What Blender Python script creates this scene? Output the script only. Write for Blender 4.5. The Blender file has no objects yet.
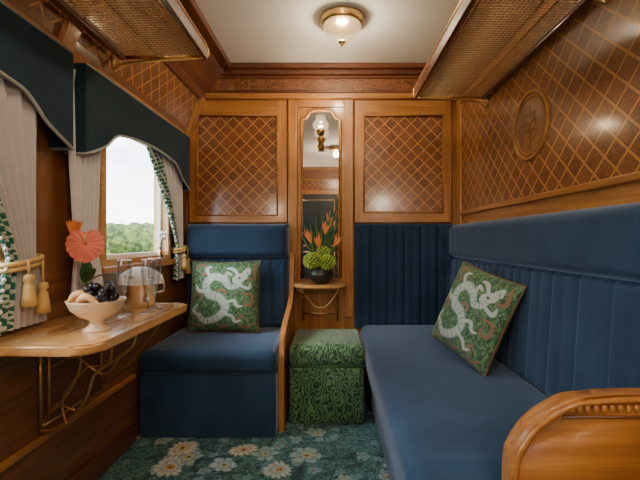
import bpy, bmesh, math, random
import numpy as np
from mathutils import Vector, Matrix
random.seed(7)
C = bpy.context.scene.collection
pi = math.pi

# ------------------------------------------------------------ node helper
class NT:
    def __init__(s, name):
        s.mat = bpy.data.materials.new(name); s.mat.use_nodes = True
        s.t = s.mat.node_tree; s.n = s.t.nodes; s.l = s.t.links
        s.b = s.n['Principled BSDF']; s.out = s.n['Material Output']
    def put(s, sock, v):
        if isinstance(v, bpy.types.NodeSocket): s.l.new(v, sock)
        elif isinstance(v, (tuple, list)) and len(v) == 3 and sock.type == 'RGBA': sock.default_value = (*v, 1)
        else: sock.default_value = v
    def m(s, op, a, b=None, c=None):
        n = s.n.new('ShaderNodeMath'); n.operation = op
        s.put(n.inputs[0], a)
        if b is not None: s.put(n.inputs[1], b)
        if c is not None: s.put(n.inputs[2], c)
        return n.outputs[0]
    def vm(s, op, a, b=None):
        n = s.n.new('ShaderNodeVectorMath'); n.operation = op
        s.put(n.inputs[0], a)
        if b is not None: s.put(n.inputs[1], b)
        return n.outputs['Value'] if op in ('LENGTH', 'DOT_PRODUCT') else n.outputs[0]
    def mix(s, f, a, b):
        n = s.n.new('ShaderNodeMix'); n.data_type = 'RGBA'
        s.put(n.inputs[0], f); s.put(n.inputs[6], a); s.put(n.inputs[7], b)
        return n.outputs[2]
    def obj(s): return s.n.new('ShaderNodeTexCoord').outputs['Object']
    def sep(s, v):
        n = s.n.new('ShaderNodeSeparateXYZ'); s.put(n.inputs[0], v); return n.outputs
    def comb(s, x, y, z):
        n = s.n.new('ShaderNodeCombineXYZ')
        s.put(n.inputs[0], x); s.put(n.inputs[1], y); s.put(n.inputs[2], z); return n.outputs[0]
    def noise(s, v, scale, det=3, dist=0, rough=.5):
        n = s.n.new('ShaderNodeTexNoise'); s.put(n.inputs['Vector'], v)
        n.inputs['Scale'].default_value = scale; n.inputs['Detail'].default_value = det
        n.inputs['Distortion'].default_value = dist; n.inputs['Roughness'].default_value = rough
        return n.outputs['Fac']
    def ramp(s, f, a, b):
        n = s.n.new('ShaderNodeMapRange'); s.put(n.inputs[0], f)
        n.inputs[1].default_value = a; n.inputs[2].default_value = b
        n.interpolation_type = 'SMOOTHSTEP'; return n.outputs[0]
    def bump(s, h, st=.3, d=.002):
        n = s.n.new('ShaderNodeBump'); s.put(n.inputs['Height'], h)
        n.inputs['Strength'].default_value = st; n.inputs['Distance'].default_value = d
        s.l.new(n.outputs[0], s.b.inputs['Normal'])
    def pr(s, **k):
        for a, v in k.items(): s.put(s.b.inputs[a.replace('_', ' ')], v)
        return s.mat

def plain(name, col, rough=.5, metal=0, var=.12, **k):
    t = NT(name); f = t.noise(t.obj(), 25, 3)
    c2 = tuple(c*(1-var*1.5) for c in col); c1 = tuple(min(1, c*(1+var)) for c in col)
    t.pr(Base_Color=t.mix(f, c2, c1), Roughness=rough, Metallic=metal, **k)
    return t.mat

def wood(name, dk, lt, axis='z', coat=.4, rough=.35, sc=1.0):
    t = NT(name); v = t.obj()
    s = {'x': (1.2, 22, 22), 'y': (22, 1.2, 22), 'z': (22, 22, 1.2)}[axis]
    v2 = t.vm('MULTIPLY', v, (s[0]*sc, s[1]*sc, s[2]*sc))
    f = t.noise(v2, 1, 5, 1.5, .6); g = t.noise(v2, 6, 3)
    ff = t.m('ADD', t.m('MULTIPLY', t.ramp(f, .3, .7), .75), t.m('MULTIPLY', g, .25))
    t.pr(Base_Color=t.mix(ff, dk, lt), Roughness=rough, Coat_Weight=coat, Coat_Roughness=.12)
    return t.mat

HD, HL = (.28, .105, .022), (.52, .235, .058)
wood_x = wood('honey_wood_x', HD, HL, 'x'); wood_y = wood('honey_wood_y', HD, HL, 'y'); wood_z = wood('honey_wood_z', HD, HL, 'z')
dark_x = wood('mahogany_x', (.055, .015, .006), (.19, .055, .020), 'x', .6)
dark_y = wood('mahogany_y', (.055, .015, .006), (.19, .055, .020), 'y', .6)
mid_y = wood('brown_wood_y', (.11, .040, .012), (.26, .105, .032), 'y'); mid_z = wood('brown_wood_z', (.11, .040, .012), (.26, .105, .032), 'z')
table_wood = wood('table_wood', (.50, .25, .08), (.70, .40, .15), 'y', .8, .22)

def burl():
    t = NT('burl_frieze'); v = t.vm('MULTIPLY', t.obj(), (1, 1, 1.6))
    f = t.noise(v, 28, 5, 2.5, .65)
    t.pr(Base_Color=t.mix(t.ramp(f, .35, .65), (.07, .018, .006), (.33, .115, .035)), Roughness=.35, Coat_Weight=.5)
    t.bump(f, .5, .004); return t.mat
burl_m = burl()

def lattice(name, axis, pa=.098, pz=.098):
    t = NT(name); v = t.obj(); x, y, z = t.sep(v)
    a = x if axis == 'x' else y
    a = t.m('DIVIDE', a, pa); b = t.m('DIVIDE', z, pz)
    p = t.m('ADD', a, b); q = t.m('SUBTRACT', a, b)
    def line(c, w):
        fr = t.m('FRACT', c); d = t.m('MINIMUM', fr, t.m('SUBTRACT', 1, fr))
        return t.m('SUBTRACT', 1, t.ramp(d, w, w+.025))
    ln = t.m('MAXIMUM', line(p, .055), line(q, .055))
    ed = t.m('MAXIMUM', line(p, .10), line(q, .10))
    cell = t.comb(t.m('FLOOR', p), t.m('FLOOR', q), 0)
    wn = t.n.new('ShaderNodeTexWhiteNoise'); t.put(wn.inputs['Vector'], cell)
    r = wn.outputs['Value']
    bu = t.ramp(t.noise(v, 55, 4, 2, .65), .32, .68)
    dk = t.mix(bu, (.060, .018, .005), (.25, .088, .022))
    dk = t.mix(t.m('MULTIPLY', r, .40), dk, (.34, .125, .032))
    dk = t.mix(t.m('MULTIPLY', ed, .6), dk, (.05, .014, .004))
    g = t.noise(t.vm('MULTIPLY', v, (30, 30, 30)), 2, 3)
    lt = t.mix(g, (.38, .155, .040), (.58, .265, .075))
    t.pr(Base_Color=t.mix(ln, dk, lt), Roughness=.30, Coat_Weight=.7, Coat_Roughness=.14)
    t.bump(ln, .2, .001); return t.mat
lat_x = lattice('lattice_marquetry_x', 'x', .094, .094); lat_y = lattice('lattice_marquetry_y', 'y', .105, .098)

def velvet(name, c1, c2, sh=.6):
    t = NT(name); v = t.obj()
    f = t.noise(v, 5, 3); g = t.noise(v, 400, 2)
    t.pr(Base_Color=t.mix(t.m('ADD', t.m('MULTIPLY', t.ramp(f, .3, .7), .7), t.m('MULTIPLY', g, .3)), c1, c2), Roughness=.8,
         Sheen_Weight=sh, Sheen_Roughness=.35, Sheen_Tint=(.55, .68, .9))
    t.b.inputs['Specular IOR Level'].default_value = .2
    t.bump(g, .2, .001); return t.mat
blue = velvet('blue_velvet', (.015, .040, .090), (.028, .068, .138))
blue_dk = velvet('navy_velvet', (.011, .028, .062), (.019, .045, .095), .4)
teal = velvet('teal_valance_fabric', (.010, .029, .042), (.017, .044, .062), .3)
brass = plain('brass', (.72, .48, .20), .28, 1)
brass_dk = plain('aged_brass', (.62, .42, .20), .38, 1)
gold = plain('gold_thread', (.60, .42, .15), .6, .1)
silver = plain('silver', (.85, .84, .82), .18, 1)
cream_cer = plain('cream_ceramic', (.74, .60, .42), .3, 0, .06)
linen = plain('white_linen', (.78, .78, .77), .9, 0, .05)
ceil_m = plain('ceiling_paint', (.88, .87, .84), .8, 0, .02)
drape = plain('silver_drape', (.50, .50, .51), .6, 0, .08, Sheen_Weight=.3)
sheer = plain('pale_drape', (.66, .67, .68), .8, 0, .05)
braid = plain('silver_braid', (.36, .39, .40), .6, .1)
bronze = plain('dark_bronze', (.05, .05, .045), .35, .6)
door_m = plain('dark_door_paint', (.02, .03, .04), .4)
blackm = plain('black_grape', (.012, .009, .014), .25)

def mirror_mat():
    t = NT('mirror_silvering'); f = t.noise(t.obj(), 3, 2)
    t.pr(Base_Color=t.mix(f, (.80, .80, .80), (.84, .83, .82)), Metallic=1, Roughness=.015); return t.mat
mirror_m = mirror_mat()

def thin_glass(name, tint=(1, 1, 1), refl=.9, extra=.0, blend=.35):
    t = NT(name); t.n.remove(t.b)
    tr = t.n.new('ShaderNodeBsdfTransparent'); tr.inputs[0].default_value = (*tint, 1)
    gl = t.n.new('ShaderNodeBsdfGlossy'); gl.inputs['Roughness'].default_value = .06
    lw = t.n.new('ShaderNodeLayerWeight'); lw.inputs[0].default_value = blend
    f = t.m('ADD', t.m('MULTIPLY', lw.outputs['Facing'], refl), extra)
    mx = t.n.new('ShaderNodeMixShader'); t.put(mx.inputs[0], f)
    t.l.new(tr.outputs[0], mx.inputs[1]); t.l.new(gl.outputs[0], mx.inputs[2]); t.l.new(mx.outputs[0], t.out.inputs[0])
    return t.mat
win_glass = thin_glass('window_glass', (.98, .99, .99), .05)
crystal = thin_glass('crystal_glass', (.93, .96, .97), .62, .12, .45)

def shade_mat(name, em, op=.45):
    t = NT(name); t.n.remove(t.b); v = t.obj()
    f = t.noise(v, 70, 2)
    tr = t.n.new('ShaderNodeBsdfTransparent'); tr.inputs[0].default_value = (1, .95, .86, 1)
    e = t.n.new('ShaderNodeEmission'); t.put(e.inputs[0], t.mix(f, (.9, .55, .22), (1, .86, .58))); e.inputs[1].default_value = em
    gl = t.n.new('ShaderNodeBsdfGlossy'); gl.inputs['Roughness'].default_value = .1
    m1 = t.n.new('ShaderNodeMixShader'); m1.inputs[0].default_value = op
    m2 = t.n.new('ShaderNodeMixShader'); m2.inputs[0].default_value = .08
    t.l.new(tr.outputs[0], m1.inputs[1]); t.l.new(e.outputs[0], m1.inputs[2])
    t.l.new(m1.outputs[0], m2.inputs[1]); t.l.new(gl.outputs[0], m2.inputs[2]); t.l.new(m2.outputs[0], t.out.inputs[0])
    return t.mat
shade_m = shade_mat('frosted_lamp_glass', 1.8)

def trellis():
    t = NT('green_trellis_fabric'); x, y, z = t.sep(t.obj())
    a = t.m('DIVIDE', y, .035); b = t.m('DIVIDE', z, .035)
    p = t.m('ADD', a, b); q = t.m('SUBTRACT', a, b)
    def ln(c):
        fr = t.m('FRACT', c); return t.m('LESS_THAN', t.m('ABSOLUTE', t.m('SUBTRACT', fr, .5)), .14)
    t.pr(Base_Color=t.mix(t.m('MAXIMUM', ln(p), ln(q)), (.02, .14, .10), (.5, .57, .52)), Roughness=.85); return t.mat
trel_m = trellis()

def carpet_mat():
    t = NT('floral_carpet'); v = t.obj()
    vw = t.vm('ADD', v, t.vm('MULTIPLY', t.comb(t.noise(v, 9, 2), t.noise(t.vm('ADD', v, (5, 3, 0)), 9, 2), 0), (.08, .08, 0)))
    n1 = t.noise(v, 20, 4, 2.5)
    col = t.mix(t.ramp(n1, .42, .6), (.018, .075, .085), (.050, .165, .165))
    n2 = t.noise(t.vm('ADD', v, (2, 2, 0)), 12, 3, 3.0)
    leaf = t.m('SUBTRACT', 1, t.ramp(t.m('ABSOLUTE', t.m('SUBTRACT', n2, .5)), .012, .03))
    col = t.mix(t.m('MULTIPLY', leaf, .7), col, (.22, .32, .28))
    n3 = t.noise(t.vm('ADD', v, (7, 2, 0)), 6, 2, 1.5)
    col = t.mix(t.m('MULTIPLY', t.ramp(n3, .56, .62), .7), col, (.010, .035, .045))
    def layer(col, scale, off, npet, R, Rv, thr, c_a, c_b, cen):
        s = t.vm('MULTIPLY', t.vm('ADD', vw, off), (scale, scale, 0))
        vo = t.n.new('ShaderNodeTexVoronoi'); vo.voronoi_dimensions = '2D'; vo.inputs['Scale'].default_value = 1
        vo.inputs['Randomness'].default_value = .85; t.put(vo.inputs['Vector'], s)
        d = t.vm('SUBTRACT', s, vo.outputs['Position']); dx, dy, dz = t.sep(d)
        r = t.m('SQRT', t.m('ADD', t.m('MULTIPLY', dx, dx), t.m('MULTIPLY', dy, dy)))
        an = t.m('ARCTAN2', dy, dx)
        cr, cg, cb = t.sep(vo.outputs['Color'])
        pt = t.m('ABSOLUTE', t.m('COSINE', t.m('MULTIPLY', an, npet/2)))
        Rr = t.m('MULTIPLY', t.m('ADD', R, t.m('MULTIPLY', t.m('POWER', pt, .5), Rv)), t.m('ADD', .65, t.m('MULTIPLY', cb, .5)))
        k = t.m('DIVIDE', r, Rr)
        on = t.m('GREATER_THAN', cr, thr)
        mask = t.m('MULTIPLY', t.m('LESS_THAN', k, 1), on)
        pc = t.mix(t.m('GREATER_THAN', cg, .5), c_a, c_b)
        ring = t.m('FRACT', t.m('MULTIPLY', k, 2.3))
        shade = t.mix(t.ramp(ring, .0, .7), t.mix(.55, pc, (.06, .15, .17)), pc)
        shade = t.mix(t.ramp(pt, .0, .3), (.04, .12, .14), shade)
        shade = t.mix(t.m('LESS_THAN', k, .30), shade, cen)
        shade = t.mix(t.m('LESS_THAN', k, .13), shade, (.12, .06, .02))
        return t.mix(mask, col, shade)
    col = layer(col, 10, (3.3, 1.1, 0), 5, .16, .2, .5, (.12, .30, .31), (.20, .34, .42), (.26, .26, .13))
    col = layer(col, 5.2, (1.35, .62, 0), 6, .20, .16, .6, (.40, .50, .54), (.30, .42, .40), (.45, .40, .18))
    col = layer(col, 3.6, (.35, .22, 0), 14, .17, .10, .5, (.62, .57, .42), (.50, .54, .50), (.45, .27, .06))
    f = t.noise(v, 600, 1)
    t.pr(Base_Color=col, Roughness=.95); t.bump(f, .4, .003); return t.mat
carpet_m = carpet_mat()

def ottoman_mat():
    t = NT('green_scroll_velvet'); v = t.obj()
    w = t.n.new('ShaderNodeTexWave'); t.put(w.inputs['Vector'], v); w.inputs['Scale'].default_value = 12
    w.inputs['Distortion'].default_value = 15; w.inputs['Detail'].default_value = 1.0; w.inputs['Detail Scale'].default_value = 1.9
    f = t.ramp(w.outputs['Fac'], .45, .75)
    g = t.noise(v, 60, 3)
    t.pr(Base_Color=t.mix(f, (.010, .060, .022), t.mix(g, (.045, .16, .055), (.18, .36, .15))), Roughness=.7, Sheen_Weight=.35)
    t.bump(f, .7, .008); return t.mat
otto_m = ottoman_mat()

def pillow_mat():
    t = NT('dragon_brocade'); a = t.n.new('ShaderNodeVertexColor'); a.layer_name = 'Col'
    f = t.noise(t.obj(), 140, 2)
    c = t.mix(t.m('MULTIPLY', t.ramp(f, .45, .62), .25), a.outputs[0], (.05, .13, .06))
    t.pr(Base_Color=c, Roughness=.7, Sheen_Weight=.2); t.bump(f, .3, .001); return t.mat
pil_m = pillow_mat()

# ------------------------------------------------------------ mesh helpers
def empty(name):
    e = bpy.data.objects.new(name, None); e.empty_display_size = .05; C.objects.link(e); return e
def mk(name, verts, faces, mat, parent=None, smooth=False, mats=None, idx=None):
    me = bpy.data.meshes.new(name); me.from_pydata([tuple(v) for v in verts], [], faces); me.update()
    for mm in (mats or [mat]): me.materials.append(mm)
    if idx is not None: me.polygons.foreach_set('material_index', idx)
    if smooth: me.polygons.foreach_set('use_smooth', [True]*len(me.polygons))
    o = bpy.data.objects.new(name, me); C.objects.link(o)
    if parent: o.parent = parent
    return o
def fin(bm, name, mat, parent, smooth=False):
    bmesh.ops.recalc_face_normals(bm, faces=bm.faces)
    me = bpy.data.meshes.new(name); bm.to_mesh(me); bm.free(); me.materials.append(mat)
    if smooth: me.polygons.foreach_set('use_smooth', [True]*len(me.polygons))
    o = bpy.data.objects.new(name, me); C.objects.link(o)
    if parent: o.parent = parent
    return o
def box(name, x0, x1, y0, y1, z0, z1, mat, parent=None, bev=0, seg=2, smooth=None):
    bm = bmesh.new(); bmesh.ops.create_cube(bm, size=1)
    for v in bm.verts:
        v.co = ((x0+x1)/2+v.co.x*(x1-x0), (y0+y1)/2+v.co.y*(y1-y0), (z0+z1)/2+v.co.z*(z1-z0))
    if bev: bmesh.ops.bevel(bm, geom=list(bm.edges), offset=bev, segments=seg, affect='EDGES', profile=.5)
    return fin(bm, name, mat, parent, (bev > .012) if smooth is None else smooth)
def boxes(name, L, mat, parent=None):
    V, F = [], []
    for (x0, x1, y0, y1, z0, z1) in L:
        b = len(V)
        V += [(x, y, z) for x in (x0, x1) for y in (y0, y1) for z in (z0, z1)]
        F += [tuple(b+i for i in f) for f in ((0, 1, 3, 2), (4, 6, 7, 5), (0, 4, 5, 1), (2, 3, 7, 6), (0, 2, 6, 4), (1, 5, 7, 3))]
    return mk(name, V, F, mat, parent)
def slab(name, A, B, y0, y1, th, mat, parent=None, bev=0):
    A = Vector(A); B = Vector(B); d = (B-A).normalized(); n = Vector((-d.y, d.x))
    if n.dot(Vector((0, 1.05))-(A+B)/2) < 0: n = -n
    P = [A, B, B+n*th, A+n*th]
    bm = bmesh.new(); vs = [bm.verts.new((p.x, y, p.y)) for y in (y0, y1) for p in P]
    bm.faces.new(vs[:4]); bm.faces.new(vs[4:][::-1])
    for i in range(4): bm.faces.new((vs[i], vs[(i+1) % 4], vs[4+(i+1) % 4], vs[4+i]))
    if bev: bmesh.ops.bevel(bm, geom=list(bm.edges), offset=bev, segments=2, affect='EDGES')
    return fin(bm, name, mat, parent)
def tubeV(pts, r, seg=8, cyc=False):
    pts = [Vector(p) for p in pts]; n = len(pts); V, F = [], []
    rs = r if isinstance(r, (list, tuple)) else [r]*n
    up = None
    for i, p in enumerate(pts):
        if cyc: t = (pts[(i+1) % n]-pts[i-1])
        else: t = pts[min(i+1, n-1)]-pts[max(i-1, 0)]
        t.normalize()
        if up is None:
            up = Vector((0, 0, 1)) if abs(t.z) < .9 else Vector((1, 0, 0))
        a = (up-t*up.dot(t)).normalized(); up = a; b = t.cross(a)
        V += [p+(a*math.cos(2*pi*k/seg)+b*math.sin(2*pi*k/seg))*rs[i] for k in range(seg)]
    for i in range(n if cyc else n-1):
        j = (i+1) % n
        F += [(i*seg+k, i*seg+(k+1) % seg, j*seg+(k+1) % seg, j*seg+k) for k in range(seg)]
    if not cyc: F += [tuple(range(seg))[::-1], tuple((n-1)*seg+k for k in range(seg))]
    return V, F
def merge(L):
    V, F = [], []
    for v, f in L:
        b = len(V); V += v; F += [tuple(i+b for i in q) for q in f]
    return V, F
def tube(name, pts, r, mat, parent=None, seg=8, cyc=False):
    V, F = tubeV(pts, r, seg, cyc); return mk(name, V, F, mat, parent, True)
def tubes(name, L, mat, parent=None, seg=8):
    V, F = merge([tubeV(p, r, seg) for p, r in L]); return mk(name, V, F, mat, parent, True)
def smoothpts(P, n=8):
    P = [Vector(p) for p in P]; out = []
    for i in range(len(P)-1):
        p0, p1, p2, p3 = P[max(i-1, 0)], P[i], P[i+1], P[min(i+2, len(P)-1)]
        for k in range(n):
            t = k/n
            out.append(.5*((2*p1)+(p2-p0)*t+(2*p0-5*p1+4*p2-p3)*t*t+(3*p1-p0-3*p2+p3)*t**3))
    out.append(P[-1]); return out
def lathe(name, prof, c, mat, parent=None, seg=32, wave=None):
    V, F = [], []
    for r, z in prof:
        for k in range(seg):
            a = 2*pi*k/seg; rr = r*(1+(wave(a, z) if wave else 0))
            V.append((c[0]+rr*math.cos(a), c[1]+rr*math.sin(a), c[2]+z))
    for i in range(len(prof)-1):
        F += [(i*seg+k, i*seg+(k+1) % seg, (i+1)*seg+(k+1) % seg, (i+1)*seg+k) for k in range(seg)]
    return mk(name, V, F, mat, parent, True)
def sphV(c, r, nu=12, nv=8, sc=(1, 1, 1)):
    V, F = [], []
    for j in range(nv+1):
        th = pi*j/nv
        for i in range(nu):
            ph = 2*pi*i/nu
            V.append(Vector((c[0]+r*sc[0]*math.sin(th)*math.cos(ph), c[1]+r*sc[1]*math.sin(th)*math.sin(ph), c[2]+r*sc[2]*math.cos(th))))
    for j in range(nv):
        F += [(j*nu+i, j*nu+(i+1) % nu, (j+1)*nu+(i+1) % nu, (j+1)*nu+i) for i in range(nu)]
    return V, F
def spheres(name, L, mat, parent=None, nu=12, nv=8):
    V, F = merge([sphV(s[0], s[1], nu, nv, s[2] if len(s) > 2 else (1, 1, 1)) for s in L]); return mk(name, V, F, mat, parent, True)
def prism(name, pts, plane, a0, a1, mat, parent=None, bev=0, smooth=False):
    f = {'xz': lambda p, a: (p[0], a, p[1]), 'yz': lambda p, a: (a, p[0], p[1]), 'xy': lambda p, a: (p[0], p[1], a)}[plane]
    bm = bmesh.new(); n = len(pts)
    A = [bm.verts.new(f(p, a0)) for p in pts]; B = [bm.verts.new(f(p, a1)) for p in pts]
    fa = bm.faces.new(A); fb = bm.faces.new(B[::-1])
    for i in range(n): bm.faces.new((A[i], A[(i+1) % n], B[(i+1) % n], B[i]))
    if bev:
        es = list(set(list(fa.edges)+list(fb.edges)))
        bmesh.ops.bevel(bm, geom=es, offset=bev, segments=3, affect='EDGES')
    return fin(bm, name, mat, parent, smooth)
def padded(name, o, U, V_, N, w, h, th, nch, mat, parent=None, er=.035, groove=.010, gw=.06, puff=.004):
    o = Vector(o); U = Vector(U).normalized(); V_ = Vector(V_).normalized(); N = Vector(N).normalized()
    nu = max(40, nch*20); nv = 24
    def dens(L, n):
        e = [er*x for x in (0, .05, .2, .45, .75)]
        mid = [er+(L-2*er)*i/n for i in range(n+1)]
        return e+mid+[L-x for x in e[::-1]]
    us = dens(w, nu); vs = dens(h, nv)
    def edge(d):
        d = min(d/er, 1); return math.sqrt(max(0, 1-(1-d)**2))
    V, F = [], []
    for v in vs:
        for u in us:
            e = min(edge(min(u, w-u)), 1)*edge(min(v, h-v))
            g = 0
            if nch > 1:
                c = (u/w*nch) % 1; c = min(c, 1-c)
                g = groove*(math.exp(-(c/gw)**2)) - puff*math.sin(pi*min(1, c*2)/1)
            V.append(o+U*u+V_*v+N*(max(0, th-g)*e))
    m = len(us)
    for j in range(len(vs)-1):
        for i in range(m-1):
            F.append((j*m+i, j*m+i+1, (j+1)*m+i+1, (j+1)*m+i))
    b = [0, m-1, len(vs)*m-1, (len(vs)-1)*m]
    F.append(tuple(b[::-1]))
    ob = mk(name, V, F, mat, parent, True); ob.data.polygons[len(F)-1].use_smooth = False
    return ob

# ------------------------------------------------------------ ROOM SHELL
XL, XR, YB, YR, ZC = -1.04, .90, 2.86, -1.1, 2.28
SL_A, SL_B, SL_C = (XL, 1.75), (-.92, 2.065), (-.74, 2.28)
SR_B, SR_C = (XR, 2.05), (.72, 2.28)
fl = box('floor', -1.14, 1.0, YR-.1, YB+.1, -.08, -.012, mid_y)
cp = box('carpet', XL+.001, XR-.001, YR+.001, YB-.001, -.012, 0, carpet_m)
box('ceiling', -1.14, 1.0, YR-.1, YB+.1, ZC, ZC+.06, ceil_m)

wl = empty('wall_left')
wins = [(1.78, 2.52), (.50, 1.24), (-.80, -.06)]  # third window is invented, behind the camera, to let in extra daylight
Z0, Z1 = .93, 1.64
T0 = XL-.06
box('lower_panel', T0, XL, YR, YB, 0, Z0, mid_y, wl)
box('upper_band', T0, XL, YR, YB, Z1, 1.80, mid_y, wl)
ys = [YR]+[v for w in sorted(wins) for v in w]+[YB]
for i in range(0, len(ys), 2): box('pier_%d' % (i//2+1), T0, XL, ys[i], ys[i+1], Z0, Z1, mid_z, wl)
slab('slope_backing', (SL_A[0]-.05, SL_A[1]), (SL_B[0]-.05, SL_B[1]+.03), YR, YB, .05, mid_y, wl)
slab('slope_lattice', (SL_A[0], 1.79), SL_B, YR, YB-.08, .012, lat_y, wl)
slab('cove_backing', (SL_B[0]-.04, SL_B[1]), (SL_C[0]-.04, SL_C[1]+.03), YR, YB, .04, dark_y, wl)
slab('cove_panel', SL_B, SL_C, YR, YB, .012, dark_y, wl)
slab('slope_rib', SL_A, SL_B, YB-.09, YB-.02, .03, wood_z, wl, .006)
slab('slope_rib_b', SL_A, SL_B, 1.48, 1.56, .022, wood_z, wl, .006)
for i, (y0, y1) in enumerate(wins):
    w = empty('window_%d' % (i+1))
    fw = .03
    boxes('frame', [(T0-.01, XL+.02, y0-.01, y0+fw, Z0-.01, Z1+.01), (T0-.01, XL+.02, y1-fw, y1+.01, Z0-.01, Z1+.01),
                    (T0-.01, XL+.02, y0+fw, y1-fw, Z0-.01, Z0+fw), (T0-.01, XL+.02, y0+fw, y1-fw, Z1-fw, Z1+.01)], table_wood, w)
    boxes('sash', [(T0+.02, T0+.04, y0+fw, y0+fw+.02, Z0+fw, Z1-fw), (T0+.02, T0+.04, y1-fw-.02, y1-fw, Z0+fw, Z1-fw),
                   (T0+.02, T0+.04, y0+fw, y1-fw, Z0+fw, Z0+fw+.02), (T0+.02, T0+.04, y0+fw, y1-fw, Z1-fw-.02, Z1-fw)], linen, w)
    box('pane', T0+.030, T0+.033, y0+fw, y1-fw, Z0+fw, Z1-fw, win_glass, w)
    box('sill', XL, XL+.045, y0-.03, y1+.03, Z0-.035, Z0, wood_y, w, .008)
wr = empty('wall_right')
box('wall_core', XR, XR+.08, YR, YB, 0, 2.12, wood_y, wr)
box('lattice_panel', XR-.006, XR, YR+.1, 2.76, 1.245, 2.0, lat_y, wr)
box('lower_rail', XR-.016, XR, YR, 2.78, 1.222, 1.25, wood_y, wr, .006)
box('corner_stile', XR-.016, XR, 2.76, 2.84, 1.15, 2.05, wood_z, wr, .005)
box('upper_rail', XR-.02, XR, YR, 2.78, 1.99, 2.05, wood_y, wr, .006)
slab('cove_backing', (SR_B[0]+.04, SR_B[1]), (SR_C[0]+.04, SR_C[1]+.03), YR, YB, .04, dark_y, wr)
slab('cove_panel', SR_B, SR_C, YR, YB, .012, dark_y, wr)
V, F = merge([tubeV([(XR-.008, 1.80+rr*math.cos(a*pi/24), 1.565+rr*math.sin(a*pi/24)) for a in range(48)], tt, 8, True) for rr, tt in ((.150, .009), (.128, .004))])
md = empty('wall_medallion'); mk('rings', V, F, wood_z, md, True)
prism('disc', [(1.80+.147*math.cos(a*pi/24), 1.565+.147*math.sin(a*pi/24)) for a in range(48)], 'yz', XR-.0085, XR-.0062, wood('medallion_wood', (.16, .055, .014), (.34, .135, .036), 'z'), md)
fl_ = []
for k in range(3):
    for s in (1, -1):
        P = smoothpts([(XR-.008, 1.80, 1.49+k*.04), (XR-.009, 1.80+s*.04, 1.51+k*.04), (XR-.009, 1.80+s*.05, 1.55+k*.035), (XR-.009, 1.80+s*.02, 1.545+k*.035)], 6)
        fl_.append((P, .003))
fl_.append(([(XR-.008, 1.80, 1.47), (XR-.008, 1.80, 1.66)], .003))
tubes('carved_scrolls', fl_, wood_z, md)

wb = empty('wall_back')
box('wall_core', -1.12, .98, YB, YB+.08, 0, ZC, wood_z, wb)
def moulding(px0, px1, pz0, pz1, ix0, ix1, iz0, iz1, nm):
    y = YB
    boxes(nm+'_frame', [(px0, ix0, y-.022, y, pz0, pz1), (ix1, px1, y-.022, y, pz0, pz1)], wood_z, wb)
    boxes(nm+'_rails', [(ix0, ix1, y-.022, y, pz0, iz0), (ix0, ix1, y-.022, y, iz1, pz1)], wood_x, wb)
    box(nm+'_lattice', ix0, ix1, y-.008, y, iz0, iz1, lat_x, wb)
    P = [(ix0, y-.022, iz0), (ix1, y-.022, iz0), (ix1, y-.022, iz1), (ix0, y-.022, iz1)]
    tubes(nm+'_bead', [([P[i], P[(i+1) % 4]], .006) for i in range(4)], wood_x, wb)
    e = .003
    P = [(px0+e, y-.022, pz0+e), (px1-e, y-.022, pz0+e), (px1-e, y-.022, pz1-e), (px0+e, y-.022, pz1-e)]
    tubes(nm+'_outer_bead', [([P[i], P[(i+1) % 4]], .004) for i in range(4)], dark_x, wb)
moulding(-1.02, -.315, 1.17, 2.05, -.955, -.388, 1.225, 1.935, 'panel_a')
moulding(.155, .852, 1.17, 2.05, .226, .79, 1.245, 1.935, 'panel_b')
box('pilaster_a', -.312, -.245, YB-.03, YB, .5, 2.05, wood_z, wb, .006)
box('pilaster_b', .085, .152, YB-.03, YB, .5, 2.05, wood_z, wb, .006)
box('pilaster_head', -.245, .085, YB-.028, YB, 1.99, 2.05, wood_x, wb, .004)
box('frieze', -.90, .88, YB-.03, YB, 2.09, 2.20, burl_m, wb)
for nm, z0, z1, d, mt in (('cornice_low', 2.045, 2.085, .05, wood_x), ('cornice_bead', 2.085, 2.11, .045, dark_x), ('cornice_mid', 2.19, 2.21, .045, dark_x), ('cornice_top', 2.21, 2.245, .065, dark_x), ('cornice_crown', 2.245, 2.28, .09, dark_x)):
    box(nm, -.96, .90, YB-d, YB, z0, z1, mt, wb, .006)
def sidetrim(name, x0, x1, z0, z1, m): return box(name, x0, x1, YR, YB-.09, z0, z1, m, None, .006)
sidetrim('trim_1', -.77, -.70, 2.235, 2.28, dark_y); sidetrim('trim_2', .68, .75, 2.235, 2.28, dark_y)
slab('trim_3', (SL_B[0]-.02, SL_B[1]-.03), (SL_B[0]+.015, SL_B[1]+.02), YR, YB-.02, .03, dark_y, None, .006)
box('trim_4', XL, XL+.035, YR, YB-.1, 1.735, 1.795, wood_y, None, .008)
box('trim_5', XR-.04, XR, YR, YB-.05, 2.03, 2.075, dark_y, None, .006)
box('baseboard_left', XL, XL+.018, YR, 2.09, 0, .11, dark_y, None, .004)
box('trim_6', XL, XL+.02, YR, 2.09, .33, .355, wood_y, None, .005)
hg = empty('wall_vent'); box('plate', XL, XL+.008, .98, 1.3, .17, .26, brass_dk, hg, .003)
boxes('slots', [(XL+.008, XL+.012, 1.0+.03*i, 1.012+.03*i, .18, .25) for i in range(10)], blackm, hg)

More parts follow.
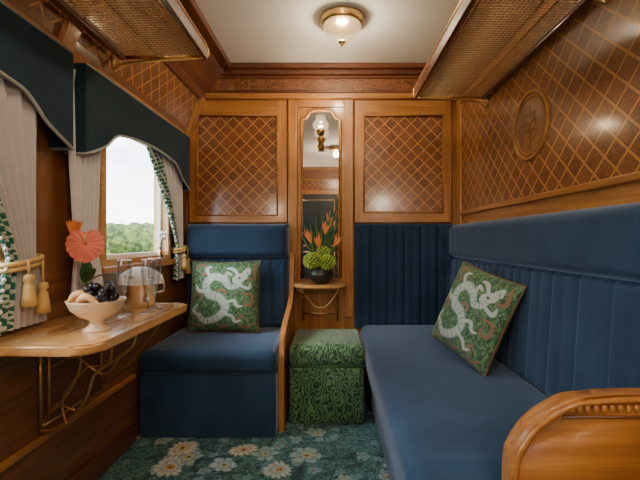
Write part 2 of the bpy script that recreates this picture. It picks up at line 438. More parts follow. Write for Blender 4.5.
box('wall_rear', -1.12, .98, YR-.08, YR, 0, ZC, wood_z)
box('trim_7', -.98, .84, YR, YR+.012, 1.90, 2.06, lat_x)
box('trim_8', -.90, .70, YR, YR+.03, 2.09, 2.23, burl_m)
dr = empty('door_1')
box('leaf', -.62, .10, YR+.002, YR+.04, .001, 1.82, door_m, dr, .004)
boxes('casing', [(-.70, -.62, YR+.002, YR+.05, 0.001, 1.88), (.10, .18, YR+.002, YR+.05, 0.001, 1.88), (-.62, .10, YR+.002, YR+.05, 1.82, 1.88)], wood_z, dr)
for (a, b, c, d) in ((-.56, .04, .2, .85), (-.56, .04, .95, 1.72)):
    P = [(a, YR+.042, c), (b, YR+.042, c), (b, YR+.042, d), (a, YR+.042, d)]
    tubes('door_moulding', [([P[i], P[(i+1) % 4]], .008) for i in range(4)], brass_dk, dr)
spheres('knob', [((.05, YR+.07, .95), .025)], brass, dr)

mr = empty('wall_mirror')
mx0, mx1, mz0, mz1 = -.212, .058, .78, 1.965
prof = [(mx0, mz0), (mx1, mz0), (mx1, mz1-.07), (mx1-.03, mz1-.055), (mx1-.06, mz1-.01), (mx1-.09, mz1), (mx0+.09, mz1), (mx0+.06, mz1-.01), (mx0+.03, mz1-.055), (mx0, mz1-.07)]
prism('glass', prof, 'xz', YB-.036, YB-.031, mirror_m, mr)
P = [(x, YB-.036, z) for x, z in prof]
tube('frame', P, .012, wood_z, mr, 8, True)
box('backing', mx0-.03, mx1+.03, YB-.031, YB-.001, mz0-.02, mz1+.02, wood_z, mr)

def bulb(name, loc, e, col, r, parent):
    ld = bpy.data.lights.new(name, 'POINT'); ld.energy = e; ld.color = col; ld.shadow_soft_size = r
    lo = bpy.data.objects.new(name, ld); lo.location = loc; C.objects.link(lo); lo.parent = parent
sc = empty('wall_sconce'); sx, sz = -.077, 1.80
lathe('backplate', [(0.001, -.05), (.02, -.05), (.024, -.02), (.014, 0), (.024, .02), (.02, .05), (.001, .05)], (sx, YB-.055, sz-.07), brass, sc)
tube('arm', smoothpts([(sx, YB-.06, sz-.06), (sx, YB-.10, sz-.10), (sx, YB-.14, sz-.07), (sx, YB-.14, sz-.03)], 6), .006, brass, sc)
lathe('cup', [(.001, -.03), (.022, -.025), (.03, 0), (.028, .006)], (sx, YB-.14, sz-.01), brass, sc)
lathe('shade', [(.028, 0), (.05, .018), (.055, .04), (.045, .06), (.03, .075), (.035, .095)], (sx, YB-.14, sz-.005), shade_m, sc)
bulb('sconce_bulb', (sx, YB-.14, sz+.035), 5, (1, .78, .5), .015, sc)

LC = (1, .84, .64)
def ceiling_lamp(x, y, power):
    e = empty('ceiling_lamp')
    lathe('rose', [(.001, 0), (.118, 0), (.122, -.012), (.112, -.022), (.116, -.032), (.104, -.042), (.001, -.042)], (x, y, ZC), brass, e, 48)
    lathe('shade', [(.104, -.042)]+[(.104*math.cos(a*pi/20), -.042-.085*math.sin(a*pi/20)) for a in range(1, 10)]+[(.004, -.127)], (x, y, ZC), shade_m, e, 48, lambda a, z: .012*math.cos(a*24))
    lathe('finial', [(.001, .006), (.016, .002), (.02, -.006), (.008, -.012), (.010, -.02), (.001, -.03)], (x, y, ZC-.127), brass, e)
    bulb('lamp_bulb', (x, y, ZC-.085), power, LC, .035, e)
ceiling_lamp(.056, 2.22, 26); ceiling_lamp(.056, .3, 46)  # first is the visible lamp; second is added out of view as fill light
def fill_globe(x, y, z, power, s):  # globe lights added behind the camera purely to brighten the room
    e = empty('added_fill_globe')
    V1, F1 = sphV((x-s*.004, y, z-.09), .035, 16, 10, (.2, 1, 1)); mk('wall_rose', V1, F1, brass, e, True)
    tube('arm', smoothpts([(x-s*.005, y, z-.09), (x-s*.06, y, z-.13), (x-s*.12, y, z-.11), (x-s*.12, y, z-.07)], 6), .007, brass, e)
    spheres('globe', [((x-s*.12, y, z), .075)], shade_m, e, 24, 16)
    bulb('fill_globe_bulb', (x-s*.12, y, z), power, (1, .90, .77), .05, e)
fill_globe(XR-.008, -.35, 1.62, 40, 1); fill_globe(XL+.002, -.98, 1.55, 42, -1); fill_globe(XR-.008, -.95, 1.62, 26, 1)

# ------------------------------------------------------------ luggage racks
net_m = plain('brass_net', (.66, .46, .25), .5, .6)
def rack(x0, x1, y0, y1, z, wallx):
    e = empty('luggage_rack')
    r = .0020
    p = .0165; n = int((y1-y0)/p)
    inner = x0 if abs(x1-wallx) < abs(x0-wallx) else x1
    zz = lambda x: z+.02*abs(x-wallx)
    L = []
    for i in range(1, n):
        y = y0+i*p; L.append(([(x0, y, zz(x0)), (x1, y, zz(x1))], r))
    m = int((x1-x0)/p)
    for i in range(1, m):
        x = x0+i*p; L.append(([(x, y0, zz(x)), (x, y1, zz(x))], r))
    tubes('net', L, net_m, e, 4)
    P = [(x0, y0, zz(x0)), (x1, y0, zz(x1)), (x1, y1, zz(x1)), (x0, y1, zz(x0))]
    tubes('frame', [([P[i], P[(i+1) % 4]], .010) for i in range(4)], brass, e)
    s = 1 if inner < wallx else -1
    tube('rail', [(inner-s*.012, y0, z+.055), (inner-s*.012, y1, z+.055)], .009, brass, e)
    br = []
    for y in (y0, (y0+y1)/2, y1):
        br.append((smoothpts([(wallx, y, z-.05), (wallx-s*.06, y, z-.025), ((x0+x1)/2, y, z-.010), (inner, y, z), (inner-s*.02, y, z+.03), (inner-s*.012, y, z+.055)], 6), .006))
        br.append(([(wallx, y, z-.05), (wallx, y, z+.02)], .008))
    tubes('brackets', br, brass, e)
    w0, w1 = (x1-.03, x1) if s > 0 else (x0, x0+.03)
    box('wood_edge', w0, w1, y0, y1, z-.012, z+.02, dark_y, e, .004)
    i0, i1 = (inner-.022, inner-.004) if s > 0 else (inner+.004, inner+.022)
    box('front_wood', i0, i1, y0, y1, z-.012, z+.04, dark_y, e, .004)
    return e
rack(.49, .885, .3, 2.30, 1.87, XR-.010)
rack(-.955, -.58, -.4, 1.80, 1.87, -.985)

# ------------------------------------------------------------ valances & curtains
def valance(y0, y1):
    e = empty('window_valance'); n = 60; X = -.955; zt = 1.735
    def zb(t):
        c = abs(t-.5)*2
        if c < .55: return 1.545-.025*(c/.55)**2
        if c < .72: return 1.52-.06*((c-.55)/.17)**1.5
        return 1.46-.075*((c-.72)/.28)**.8
    path = [(XL+.002, y0, 0)]+[(X, y0+(y1-y0)*i/n, i/n) for i in range(n+1)]+[(XL+.002, y1, 1)]
    V, F, ed = [], [], []
    for x, y, t in path:
        b = zb(t)
        for k in range(2): V.append((x, y, zt if k else b))
        ed.append((x+.003 if x == X else x, y, b))
    for i in range(len(path)-1): F.append((2*i, 2*i+2, 2*i+3, 2*i+1))
    o = mk('panel', V, F, teal, e); md = o.modifiers.new('s', 'SOLIDIFY'); md.thickness = .008; md.offset = 0
    tube('braid_bottom', ed, .006, braid, e)
    tube('braid_top', [(X+.004, y0, zt), (X+.004, y1, zt)], .004, braid, e)
    box('board', XL+.001, X-.005, y0+.006, y1-.006, zt-.018, zt-.002, mid_y, e)
valance(1.55, 2.68); valance(.36, 1.47); valance(-.9, .2)

def curtain(yt0, yt1, ztie, yk0, yk1, zbot, yb0, yb1, m1, m2, lead, X=-1.0, zt=1.71, fold=7, amp=.016, pom=True, tassel=True, lw=.3):
    e = empty('curtain'); nu, nv = 84, 60; V, F, idx = [], [], []; edge = []
    for j in range(nv+1):
        z = zt+(zbot-zt)*j/nv
        if z > ztie:
            t = (zt-z)/(zt-ztie); s = 1-(1-t)**1.25
            a = yt0+(yk0-yt0)*s; b = yt1+(yk1-yt1)*s; am = amp*(1-.35*s)
        else:
            t = (ztie-z)/(ztie-zbot); s = t**.6
            a = yk0+(yb0-yk0)*s; b = yk1+(yb1-yk1)*s; am = amp*(.65+.35*s)
        for i in range(nu+1):
            u = i/nu
            V.append((X+am*math.sin(u*fold*2*pi+.8*math.sin(3*z)), a+(b-a)*u, z))
        edge.append(V[-(nu+1)] if lead < 0 else V[-1])
    for j in range(nv):
        for i in range(nu):
            k = j*(nu+1)+i; F.append((k, k+1, k+nu+2, k+nu+1))
            u = i/nu if lead < 0 else 1-i/nu
            idx.append(1 if u < lw and m2 else 0)
    mk('cloth', V, F, m1, e, True, [m1, m2 or m1], idx)
    if pom: spheres('pompom_trim', [((p[0]+.008, p[1], p[2]), .0062) for p in edge[::2]], linen, e, 8, 6)
    if tassel:
        yc = (yk0+yk1)/2; w = (yk1-yk0)/2+.012; ring = [(X+.036*math.cos(a*pi/12), yc+w*math.sin(a*pi/12), ztie+.012*math.sin(a*pi/12)) for a in range(24)]
        V1, F1 = merge([tubeV(ring, .008, 8, True), tubeV([(p[0], p[1], p[2]-.017) for p in ring], .007, 8, True)])
        mk('tieback_cord', V1, F1, gold, e, True)
        for k, dy in enumerate((-.03, .03)):
            c = (X+.045, yc+dy, ztie-.03); h = .04+.03*k
            tube('tassel_cord', [(c[0], c[1], ztie), (c[0], c[1], ztie-h)], .004, gold, e)
            lathe('tassel', [(.001, 0), (.013, -.004), (.016, -.018), (.009, -.028), (.014, -.036), (.019, -.075), (.021, -.10), (.001, -.10)], (c[0], c[1], ztie-h), gold, e, 24, lambda a, z: .06*math.cos(a*12))
    return e
curtain(.66, 1.36, .985, 1.21, 1.33, .775, 1.16, 1.37, drape, trel_m, -1, X=-.985, fold=8)
curtain(1.50, 1.74, .985, 1.54, 1.70, .80, 1.52, 1.74, sheer, None, 1, X=-.995, fold=6, pom=False, tassel=False)
curtain(2.02, 2.67, 1.0, 2.55, 2.66, .80, 2.53, 2.67, sheer, trel_m, -1, X=-.995, fold=7)

# ------------------------------------------------------------ table
tb = empty('wall_table'); tz = .757
def rc(cx, cy, r, a0, a1, n=8): return [(cx+r*math.cos(a0+(a1-a0)*i/n), cy+r*math.sin(a0+(a1-a0)*i/n)) for i in range(n+1)]
ty0 = 1.10
out = [(XL+.002, ty0)]+rc(-.66-.06, ty0+.06, .06, -pi/2, 0)+rc(-.66-.06, 1.87-.06, .06, 0, pi/2)+[(XL+.002, 1.87)]
prism('top', out, 'xy', tz-.028, tz, table_wood, tb, .006)
ins = [(XL+.03, ty0+.03)]+rc(-.69-.04, ty0+.07, .04, -pi/2, 0)+rc(-.69-.04, 1.84-.04, .04, 0, pi/2)+[(XL+.03, 1.84)]
tube('inlay_line', [(x, y, tz-.0012) for x, y in ins], .002, mid_y, tb, 6, True)
def bracket(y):
    P = lambda L: [(x, y, z) for x, z in L]
    T = tz-.032
    L = [(P([(XL+.02, T), (XL+.02, .37)]), .006), (P([(XL+.05, T), (XL+.05, .42)]), .004), (P([(XL+.02, T), (-.69, T)]), .006),
         (smoothpts(P([(XL+.02, .38), (-.93, .40), (-.86, .50), (-.83, .58), (-.76, .63), (-.70, .68), (-.685, T)])), .006),
         (smoothpts(P([(XL+.05, .45), (-.92, .52), (-.88, .62), (-.90, T)])), .004),
         (smoothpts(P([(-.93, .40), (-.94, .50), (-.86, .60), (-.78, .62), (-.77, T)])), .004),
         (smoothpts(P([(XL+.05, .60), (-.90, .64), (-.80, .58), (-.74, .645)])), .004),
         (smoothpts(P([(XL+.02, .40), (-.99, .44), (-.95, .47), (-.90, .455)])), .004)]
    tubes('bracket', L, brass, tb)
bracket(1.40)
tubes('stretcher', [([(XL+.03, 1.40, .40), (XL+.03, 1.75, .40)], .005), ([(XL+.03, 1.75, .40), (XL+.03, 1.75, tz-.03)], .005), (smoothpts([(XL+.03, 1.75, .42), (-.88, 1.75, .52), (-.80, 1.75, .62), (-.72, 1.75, tz-.03)]), .005)], brass, tb)

fb = empty('fruit_bowl'); bc = (-.765, 1.30, tz)
lathe('bowl', [(.001, 0), (.040, 0), (.041, .006), (.026, .014), (.018, .028), (.024, .036), (.050, .048), (.074, .070), (.085, .096), (.087, .100), (.081, .098), (.066, .075), (.04, .055), (.001, .05)], bc, cream_cer, fb, 40)
gr = []
for i in range(30):
    a = random.random()*2*pi; r = .045*math.sqrt(random.random())
    gr.append(((bc[0]+.018+r*math.cos(a)*.9, bc[1]+r*math.sin(a), bc[2]+.095+.05*random.random()), .0135))
spheres('grapes', gr, blackm, fb)
peach = plain('peach_fruit', (.80, .34, .12), .5, 0, .3); orange = plain('melon_flesh', (.82, .50, .22), .5, 0, .15)
spheres('peaches', [((bc[0]-.045, bc[1]-.01, bc[2]+.105), .028), ((bc[0]-.03, bc[1]+.045, bc[2]+.115), .026)], peach, fb, 20, 14)
for k, (dx, dy, tl) in enumerate(((-.028, -.045, .2), (.0, -.05, -.1))):
    P = smoothpts([(bc[0]+dx-.035, bc[1]+dy, bc[2]+.095), (bc[0]+dx, bc[1]+dy-.01, bc[2]+.120+tl*.03), (bc[0]+dx+.035, bc[1]+dy, bc[2]+.100+tl*.05)], 6)
    n = len(P); tube('melon_slice', P, [.003+.008*math.sin(pi*i/(n-1)) for i in range(n)], orange, fb)

def flute(x, y):
    e = empty('champagne_flute')
    lathe('glass', [(.001, .001), (.031, .001), (.006, .008), (.0035, .02), (.0035, .075), (.006, .085), (.017, .105), (.0255, .145), (.027, .18), (.0235, .215)], (x, y, tz), crystal, e, 28)
    V1, F1 = tubeV([(x+.0235*math.cos(a*pi/14), y+.0235*math.sin(a*pi/14), tz+.215) for a in range(28)], .0014, 6, True); mk('rim', V1, F1, silver, e, True)
    V1, F1 = tubeV([(x+.031*math.cos(a*pi/14), y+.031*math.sin(a*pi/14), tz+.002) for a in range(28)], .0016, 6, True); mk('foot_rim', V1, F1, silver, e, True)
    tube('stem_core', [(x, y, tz+.006), (x, y, tz+.085)], .0028, silver, e)
flute(-.80, 1.54); flute(-.735, 1.60); flute(-.755, 1.70)
ib = empty('ice_bucket'); c = (-.850, 1.78, tz)
lathe('bucket', [(.001, 0), (.052, 0), (.055, .01), (.062, .05), (.074, .125), (.080, .130), (.080, .138), (.072, .138), (.060, .07), (.05, .02), (.001, .015)], c, silver, ib, 40)
lathe('linen_napkin', [(.002, .165), (.03, .172), (.055, .160), (.074, .146), (.083, .138), (.085, .118), (.088, .10)], c, linen, ib, 96, lambda a, z: .09*math.sin(a*5+1)*abs(math.sin(z*40))+.04*math.sin(a*13))
tube('handle', smoothpts([(c[0]+.078, c[1], tz+.12), (c[0]+.10, c[1], tz+.11), (c[0]+.10, c[1], tz+.07), (c[0]+.07, c[1], tz+.06)], 5), .005, silver, ib)

def blade(p0, d, up, L, w, bend=.3, n=8, cup=.2):
    p0 = Vector(p0); d = Vector(d).normalized(); up = Vector(up); up = (up-d*up.dot(d)).normalized(); s = d.cross(up)
    V, F = [], []
    for i in range(n+1):
        t = i/n; ww = w*math.sin(pi*min(1, t**.8*.97+.03))**.8
        p = p0+d*L*t-up*bend*L*t*t
        V += [p-s*ww+up*cup*ww, p, p+s*ww+up*cup*ww]
    for i in range(n):
        b = 3*i; F += [(b, b+1, b+4, b+3), (b+1, b+2, b+5, b+4)]
    return V, F
green1 = plain('leaf_green', (.040, .14, .035), .5, 0, .3); green2 = plain('lime_green', (.40, .54, .07), .6, 0, .2)
coral = plain('coral_petal', (.78, .20, .13), .5, 0, .25); orng = plain('orange_petal', (.85, .24, .05), .5, 0, .3); redm = plain('red_bract', (.60, .08, .04), .5, 0, .3)
vf = empty('flower_vase'); vc = (-.925, 1.50, tz)
lathe('vase', [(.001, .004), (.03, 0.001), (.036, .02), (.04, .05), (.028, .09), (.02, .12), (.026, .14)], vc, crystal, vf)
fc = Vector((-.90, 1.46, 1.035)); fd = Vector((.45, -1, .15)).normalized()
a1 = fd.cross(Vector((0, 0, 1))).normalized(); a2 = a1.cross(fd).normalized()
if a2.z < 0: a2 = -a2
V, F = [], []; nr, na = 10, 72
for j in range(nr+1):
    for k in range(na):
        a = 2*pi*k/na; R = .062*(1-.30*math.exp(-((a-pi/2)/.35)**2)+.10*math.exp(-((a-3*pi/2)/.5)**2))*(1+.02*math.cos(16*a))
        r = R*j/nr; V.append(fc+a1*(r*math.cos(a))+a2*(r*math.sin(a))+fd*(.25*r+.0030*math.cos(16*a)*j/nr-.9*r*r/.062*.3))
for j in range(nr):
    F += [(j*na+k, j*na+(k+1) % na, (j+1)*na+(k+1) % na, (j+1)*na+k) for k in range(na)]
mk('coral_spathe', V, F, coral, vf, True)
V, F = tubeV([fc, fc+fd*.02+a2*.012, fc+fd*.035+a2*.03], [.005, .0045, .003], 8); mk('spadix', V, F, plain('spadix_cream', (.8, .6, .25)), vf, True)
V, F = merge([blade((-.965, 1.50, 1.06), (random.uniform(-.5, .5), random.uniform(-.4, .2), 1), (.3, -1, 0), .07, .006, .1) for _ in range(12)]); mk('spiky_bloom', V, F, orng, vf, True)
tubes('stems', [(smoothpts([(vc[0], vc[1], tz+.01), (vc[0]+.005, vc[1], tz+.15), tuple(fc)], 6), .004), (smoothpts([(vc[0]+.005, vc[1], tz+.01), (vc[0], vc[1], tz+.15), (-.965, 1.50, 1.07)], 6), .003)], green1, vf)
V, F = merge([blade((vc[0], vc[1], tz+.13), d, (0, 0, 1), .13, .022, .35) for d in ((.8, .1, .6), (-.3, .6, 1), (.6, -.6, .9))]); mk('leaves', V, F, green1, vf, True)
# bud vase on the far window sill
bv = empty('bud_vase'); b0 = (XL+.024, 2.36, Z0)
lathe('vase', [(.001, .001), (.014, .001), (.018, .02), (.012, .05), (.009, .07), (.012, .08)], b0, silver, bv)
tubes('sprig_stems', [(smoothpts([(b0[0], b0[1], Z0+.06), (b0[0]+.01, b0[1]-.01*s, Z0+.11), (b0[0]+.02, b0[1]-.035*s, Z0+.15)], 5), .002) for s in (-1, .2, 1)], green1, bv)
spheres('sprig_blossoms', [((b0[0]+.02+random.uniform(-.01, .01), b0[1]-.035*s+random.uniform(-.015, .015), Z0+.145+random.uniform(-.02, .02)), .009) for s in (-1, .2, 1) for _ in range(5)], linen, bv, 8, 6)

# ------------------------------------------------------------ armchair
ac = empty('armchair')
box('base', -1.0, -.305, 2.15, 2.84, .0, .36, blue, ac, .02, 3)
box('skirt', -1.022, -.297, 2.115, 2.70, .002, .335, blue, ac, .012, 3)
box('seat_cushion', -1.024, -.294, 2.10, 2.74, .335, .462, blue, ac, .045, 6)
box('back_frame', -.985, -.30, 2.745, YB-.03, .36, 1.13, blue_dk, ac, .01)
padded('back_cushion', (-.985, 2.75, .45), (1, 0, 0), (0, .03, .48), (0, -1, .06), .69, .485, .085, 6, blue, ac, groove=.010, gw=.05)
padded('head_cushion', (-.985, 2.765, .925), (1, 0, 0), (0, 0, 1), (0, -1, 0), .69, .235, .125, 1, blue, ac, .045)
box('head_top', -.982, -.298, 2.70, YB-.025, 1.05, 1.158, blue, ac, .03, 5)
sp = smoothpts([(2.83, .96, 0), (2.78, .95, 0), (2.755, .88, 0), (2.74, .76, 0), (2.68, .66, 0), (2.50, .60, 0), (2.30, .55, 0), (2.20, .47, 0), (2.18, .30, 0), (2.18, .0, 0)], 5)
pts = [(2.83, 0)]+[(p.x, p.y) for p in sp]
prism('side_panel', pts, 'yz', -.292, -.262, wood_z, ac, .006)

# ------------------------------------------------------------ sofa
so = empty('sofa')
box('base', .25, XR-.01, 1.04, 2.82, 0, .34, blue, so, .015, 3)
box('seat', .195, XR-.05, 1.02, 2.815, .27, .462, blue, so, .055, 7)
padded('back_cushion', (XR-.035, 1.03, .445), (0, 1, 0), (.032, 0, .49), (-1, 0, .065), 1.79, .495, .06, 11, blue, so, groove=.006, gw=.03, puff=.003)
padded('head_cushion', (XR-.002, 1.03, .925), (0, 1, 0), (0, 0, 1), (-1, 0, 0), 1.79, .235, .085, 1, blue, so, .045)
box('back_frame', XR-.034, XR-.001, 1.03, 2.82, .3, .95, blue_dk, so, .004)
padded('end_panel', (.158, YB-.024, .43), (1, 0, 0), (0, 0, 1), (0, -1, 0), .70, .735, .04, 6, blue_dk, so, .02, .010)
ar = smoothpts([(.425, .30, 0), (.425, .50, 0), (.44, .56, 0), (.485, .62, 0), (.56, .665, 0), (.62, .675, 0), (.70, .68, 0), (XR-.012, .68, 0)], 5)
pts = [(XR-.012, .0), (.46, .0)]+[(q.x, q.y) for q in ar]
prism('arm_panel', pts, 'xz', .955, 1.0, wood_x, so, .012, True)
tube('arm_rim', [(q.x+.012, .955, q.y-.012) for q in ar], .008, wood_x, so)
spheres('arm_beading', [((.57+.0195*i, .953, .648), .0075, (1, .8, 1.4)) for i in range(16)], wood_x, so)
tube('arm_bead_line', [(.55, .953, .628), (XR-.015, .953, .628)], .004, dark_x, so)
V, F = tubeV([(.80+.025*math.cos(a*pi/12), .950, .50+.05*math.sin(a*pi/12)) for a in range(24)], .006, 8, True); mk('arm_brass', V, F, brass, so, True)

# ------------------------------------------------------------ ottoman
ot = empty('ottoman')
ox0, ox1, oy0, oy1 = -.243, .182, 2.27, 2.72
box('body', ox0, ox1, oy0, oy1, .0, .33, otto_m, ot, .018, 4)
box('lid', ox0-.004, ox1+.004, oy0-.005, oy1+.005, .325, .452, otto_m, ot, .04, 6)
tube('piping', [(ox0, oy0, .33), (ox1, oy0, .33), (ox1, oy1, .33), (ox0, oy1, .33)], .005, green1, ot, 8, True)

# ------------------------------------------------------------ pillows
def catm(P, n=10): return [(v.x, v.y) for v in smoothpts([(p[0], p[1], 0) for p in P], n)]
trim_red = plain('russet_piping', (.14, .07, .035), .7, 0, .2)
def pillow(c, u, v, size, th, flip=1):
    e = empty('throw_pillow'); c = Vector(c); u = Vector(u).normalized(); v = Vector(v); v = (v-u*v.dot(u)).normalized(); n = u.cross(v)
    N = 150; g = np.linspace(-1, 1, N); A, B = np.meshgrid(g, g)
    t = (np.clip(1-np.abs(A)**2.6, 0, 1)*np.clip(1-np.abs(B)**2.6, 0, 1))**.5
    S = size/2; pin = 1-.055*(1-B**2); qin = 1-.055*(1-A**2)
    a = A*S*pin; b = B*S*qin; h = t*th/2
    rng = np.sin(14*A+5*np.sin(8*B+1))*np.sin(13*B+5*np.sin(10*A))
    rn2 = np.sin(31*A+4*np.sin(19*B))*np.sin(29*B-3*np.sin(23*A))
    col = np.zeros((N, N, 3)); col[:] = (.030, .105, .038)
    col[rng > .25] = (.085, .205, .075); col[rng < -.5] = (.012, .05, .028); col[(rn2 > .72)] = (.20, .30, .14)
    def stroke(P, w, cc, taper=True):
        P = catm(P); m = len(P)
        for i in range(m-1):
            p, q = np.array(P[i]), np.array(P[i+1]); d = q-p; L2 = max(1e-9, d@d)
            tt = np.clip(((A-p[0])*d[0]+(B-p[1])*d[1])/L2, 0, 1)
            dist = np.hypot(A-p[0]-tt*d[0], B-p[1]-tt*d[1])
            ww = w*(.35+.65*math.sin(pi*min(1, (i+1)/m*.9+.1))) if taper else w
            col[dist < ww] = cc
    brn = (.24, .12, .07); wht = (.46, .53, .49); pale = (.20, .33, .29); dkl = (.11, .22, .18)
    for s in ([(-.85, .8), (-.6, .9), (-.45, .7), (-.6, .6), (-.7, .72)], [(.85, -.8), (.6, -.9), (.45, -.7), (.6, -.6), (.7, -.72)],
              [(.6, .05), (.85, .0), (.85, -.25), (.65, -.25), (.7, -.1)], [(-.9, -.1), (-.75, .1), (-.6, -.05), (-.75, -.15)], [(-.8, -.8), (-.5, -.85), (-.6, -.65), (-.85, -.6)], [(.85, .85), (.9, .5), (.7, .45)],
              [(-.2, -.1), (-.1, .15), (.1, .1), (.0, -.02)], [(.2, -.85), (.0, -.9), (-.15, -.8)]):
        stroke(s, .04, brn)
    f = flip
    F_ = lambda L: [(x*f, y) for x, y in L]
    body = F_([(-.65, -.55), (-.45, -.72), (-.1, -.62), (.12, -.35), (-.05, -.08), (-.38, .05), (-.48, .32), (-.25, .55), (.05, .45), (.22, .25), (.48, .3), (.55, .55)])
    stroke(body, .135, pale); stroke(body, .10, wht)
    bp = catm(body, 5)
    for i in range(2, len(bp)-2, 2):
        p = np.array(bp[i]); d = np.array(bp[i+1])-np.array(bp[i-1]); d /= max(1e-6, np.hypot(*d)); nn = np.array([-d[1], d[0]])
        al = (A-p[0])*d[0]+(B-p[1])*d[1]; ac_ = (A-p[0])*nn[0]+(B-p[1])*nn[1]
        col[(np.abs(al+ac_**2*3) < .010) & (np.abs(ac_) < .07)] = dkl
    for s in ([(.0, -.5), (.3, -.6), (.38, -.75), (.55, -.7)], [(.05, -.25), (.35, -.15), (.45, -.3), (.6, -.3)], [(-.4, .1), (-.7, .15), (-.8, .3)], [(-.3, .5), (-.5, .75), (-.35, .85)],
              [(.5, .5), (.3, .75), (.1, .8)], [(.5, .55), (.7, .75), (.75, .6)], [(-.65, -.55), (-.85, -.4), (-.7, -.25)], [(.1, .4), (.1, .65), (.25, .6)], [(.5, .3), (.75, .2), (.8, .35)]):
        stroke(F_(s), .048, wht)
    stroke(F_([(.4, .45), (.6, .55)]), .12, wht, False); stroke(F_([(.47, .5), (.5, .5)]), .03, (.02, .05, .04), False)
    V, F, cl = [], [], []
    for s in (1, -1):
        for j in range(N):
            for i in range(N): V.append(c+u*a[j, i]+v*b[j, i]+n*(s*h[j, i])); cl.append((*col[j, i], 1))
    off = N*N
    for j in range(N-1):
        for i in range(N-1):
            k = j*N+i; F.append((k, k+1, k+N+1, k+N)); F.append((off+k, off+k+N, off+k+N+1, off+k+1))
    o = mk('cover', V, F, pil_m, e, True)
    ca = o.data.color_attributes.new('Col', 'FLOAT_COLOR', 'POINT'); ca.data.foreach_set('color', np.array(cl, dtype=np.float32).ravel())
    bd = [(0, i) for i in range(0, N, 4)]+[(j, N-1) for j in range(0, N, 4)]+[(N-1, i) for i in range(N-1, -1, -4)]+[(j, 0) for j in range(N-1, 3, -4)]
    tube('corded_edge', [c+u*a[j, i]+v*b[j, i] for j, i in bd], .005, trim_red, e, 6, True)
pillow((-.69, 2.575, .69), (1, -.03, .01), (0, .20, 1), .455, .14)
pillow((.675, 1.91, .698), (.308, -.923, -.20), (.40, -.126, .906), .43, .13)

# ------------------------------------------------------------ corner shelf + arrangement
sh = empty('wall_shelf'); sy = YB-.032
so_ = [(-.262, sy), (-.262, 2.70)]+[(-.08+.182*math.cos(pi-a*pi/14), 2.70-.10*math.sin(a*pi/14)) for a in range(1, 14)]+[(.102, 2.70), (.102, sy)]
prism('top', so_, 'xy', .735, .757, table_wood, sh, .005)
box('apron', -.24, .08, sy-.10, sy, .70, .735, wood_x, sh, .004)
L = []
for s in (-1, 1):
    xx = -.08+s*.12
    L.append((smoothpts([(xx, sy-.005, .50), (xx, sy-.05, .54), (xx, sy-.09, .62), (xx, sy-.17, .69), (xx, sy-.18, .733)], 6), .006))
    L.append(([(xx, sy-.006, .48), (xx, sy-.006, .733)], .006))
    L.append((smoothpts([(xx, sy-.01, .60), (xx, sy-.05, .65), (xx, sy-.10, .66), (xx, sy-.08, .62)], 6), .004))
L.append(([(-.20, sy-.05, .54), (.04, sy-.05, .54)], .005))
L.append((smoothpts([(-.20, sy-.10, .70), (-.12, sy-.10, .60), (-.04, sy-.10, .60), (.04, sy-.10, .70)], 6), .005))
tubes('brackets', L, brass, sh)

fa = empty('flower_arrangement'); pc = Vector((-.078, 2.71, .757))
lathe('bowl_vase', [(.001, 0), (.035, 0), (.04, .006), (.07, .022), (.088, .05), (.085, .08), (.066, .094), (.068, .10), (.06, .098), (.07, .05), (.001, .03)], pc, bronze, fa, 36)
def hyd(c, R, n=90):
    out = []
    for i in range(n):
        z = 1-2*(i+.5)/n; a = i*2.39996; r = math.sqrt(1-z*z)
        out.append((Vector(c)+Vector((r*math.cos(a), r*math.sin(a), z*.85))*R*random.uniform(.93, 1.05), R*.15))
    return out
spheres('hydrangea_heads', hyd(pc+Vector((-.05, -.05, .155)), .058)+hyd(pc+Vector((.045, -.055, .145)), .054)+hyd(pc+Vector((.02, .0, .21)), .05), green2, fa, 7, 5)
L = []
for k in range(26):
    a = random.uniform(0, 2*pi); L.append(blade(pc+Vector((0, 0, .09)), (math.cos(a), -abs(math.sin(a))*.6, random.uniform(.1, 1.3)), (0, 0, 1), random.uniform(.10, .17), .018, random.uniform(.1, .5)))
V, F = merge(L); mk('foliage', V, F, green1, fa, True)
L = []
for (dx, dz, ln) in ((-.5, 1, .36), (-.3, 1, .34), (.25, 1, .46), (.5, 1, .38), (.05, 1, .40), (-.75, 1, .28), (.8, .9, .28), (.35, 1, .52), (-.12, 1, .44)):
    L.append(blade(pc+Vector((0, 0, .10)), (dx*.75, -.08, dz), (0, 1, .1), ln, .009, .05))
V, F = merge(L); mk('spear_leaves', V, F, green1, fa, True)
L = []; L2 = []
for (bx, bz, dx, dz) in ((-.06, .27, -.8, 1), (.03, .33, .3, 1), (.09, .25, 1, .8), (-.01, .24, -.2, 1), (.06, .38, .3, 1)):
    for k in range(4):
        L.append(blade(pc+Vector((bx, -.03, bz)), (dx*.5+.22*(k-1.5), -.1, dz), (0, -1, 0), random.uniform(.07, .12), .0065, .05))
    L2.append(blade(pc+Vector((bx*.8, -.035, bz-.05)), (dx, -.15, dz*.5), (0, -.2, 1), .13, .008, -.1))
V, F = merge(L); mk('strelitzia_petals', V, F, orng, fa, True)
V, F = merge(L2); mk('red_bracts', V, F, redm, fa, True)
tubes('stems', [([pc+Vector((0, 0, .08)), pc+Vector((bx, -.03, bz))], .004) for bx, bz in ((-.06, .27), (.03, .33), (.09, .25), (-.01, .24), (.06, .38))], green1, fa)

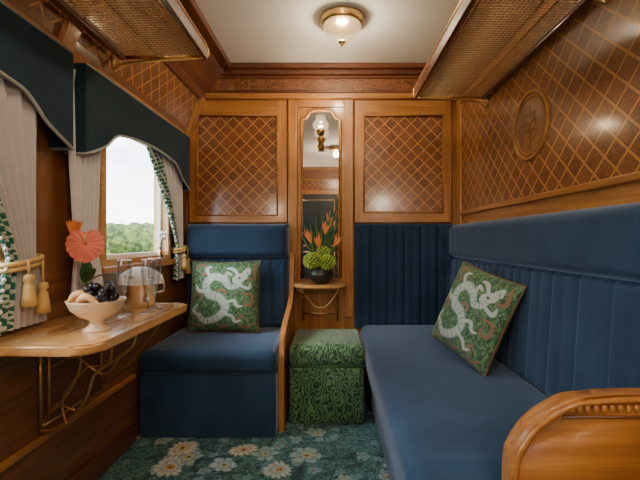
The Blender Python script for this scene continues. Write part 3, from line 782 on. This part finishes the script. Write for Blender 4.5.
# ------------------------------------------------------------ outdoors
def grass():
    t = NT('meadow_grass'); f = t.noise(t.obj(), .5, 5); t.pr(Base_Color=t.mix(f, (.05, .10, .02), (.14, .22, .05)), Roughness=.95); return t.mat
mk('ground', [(-90, -40, -1.2), (-1.6, -40, -1.2), (-1.6, 120, -1.2), (-90, 120, -1.2)], [(0, 1, 2, 3)], grass())
def foli():
    t = NT('tree_foliage'); f = t.noise(t.obj(), 2.2, 5); t.pr(Base_Color=t.mix(t.ramp(f, .35, .65), (.020, .045, .008), (.14, .19, .035)), Roughness=.9); t.bump(f, 1, .2); return t.mat
L = []
for i in range(170):
    y = random.uniform(-8, 60); x = -13-random.random()*6-.08*max(0, y)
    r = random.uniform(.9, 2.2)
    Vv, Ff = sphV((x, y, -1.2+r*.75), r, 16, 12, (1, 1.1, random.uniform(.8, 1.3)))
    Vv = [v+Vector((random.uniform(-.14, .14), random.uniform(-.14, .14), random.uniform(-.14, .14))) for v in Vv]
    L.append((Vv, Ff))
V, F = merge(L); mk('distant_trees', V, F, foli(), None, True)

w = bpy.data.worlds.new('World'); bpy.context.scene.world = w; w.use_nodes = True
nt = w.node_tree; bg = nt.nodes['Background']; tc = nt.nodes.new('ShaderNodeTexCoord')
no = nt.nodes.new('ShaderNodeTexNoise'); no.inputs['Scale'].default_value = 3; no.inputs['Detail'].default_value = 5
mp = nt.nodes.new('ShaderNodeMapping'); mp.inputs['Scale'].default_value = (1, 1, 3)
nt.links.new(tc.outputs['Generated'], mp.inputs[0]); nt.links.new(mp.outputs[0], no.inputs['Vector'])
cr = nt.nodes.new('ShaderNodeValToRGB'); cr.color_ramp.elements[0].position = .35; cr.color_ramp.elements[1].position = .65
cr.color_ramp.elements[0].color = (.50, .62, .78, 1); cr.color_ramp.elements[1].color = (1, 1, 1, 1)
nt.links.new(no.outputs['Fac'], cr.inputs[0]); nt.links.new(cr.outputs[0], bg.inputs[0]); bg.inputs[1].default_value = 9.0
sd = bpy.data.lights.new('sun', 'SUN'); sd.energy = 6.0; sd.angle = .5; sd.color = (1, .95, .88)
s_ = bpy.data.objects.new('sun', sd); C.objects.link(s_); s_.rotation_euler = Vector((.8, .3, -.75)).to_track_quat('-Z', 'Y').to_euler()

cd = bpy.data.cameras.new('camera'); cam = bpy.data.objects.new('camera', cd); C.objects.link(cam)
cam.location = (0, 0, 1.05); cam.rotation_euler = (pi/2, 0, 0); cd.lens = 22.5; cd.sensor_width = 36; cd.shift_x = -12/640; cd.clip_start = .02; cd.clip_end = 500
bpy.context.scene.camera = cam
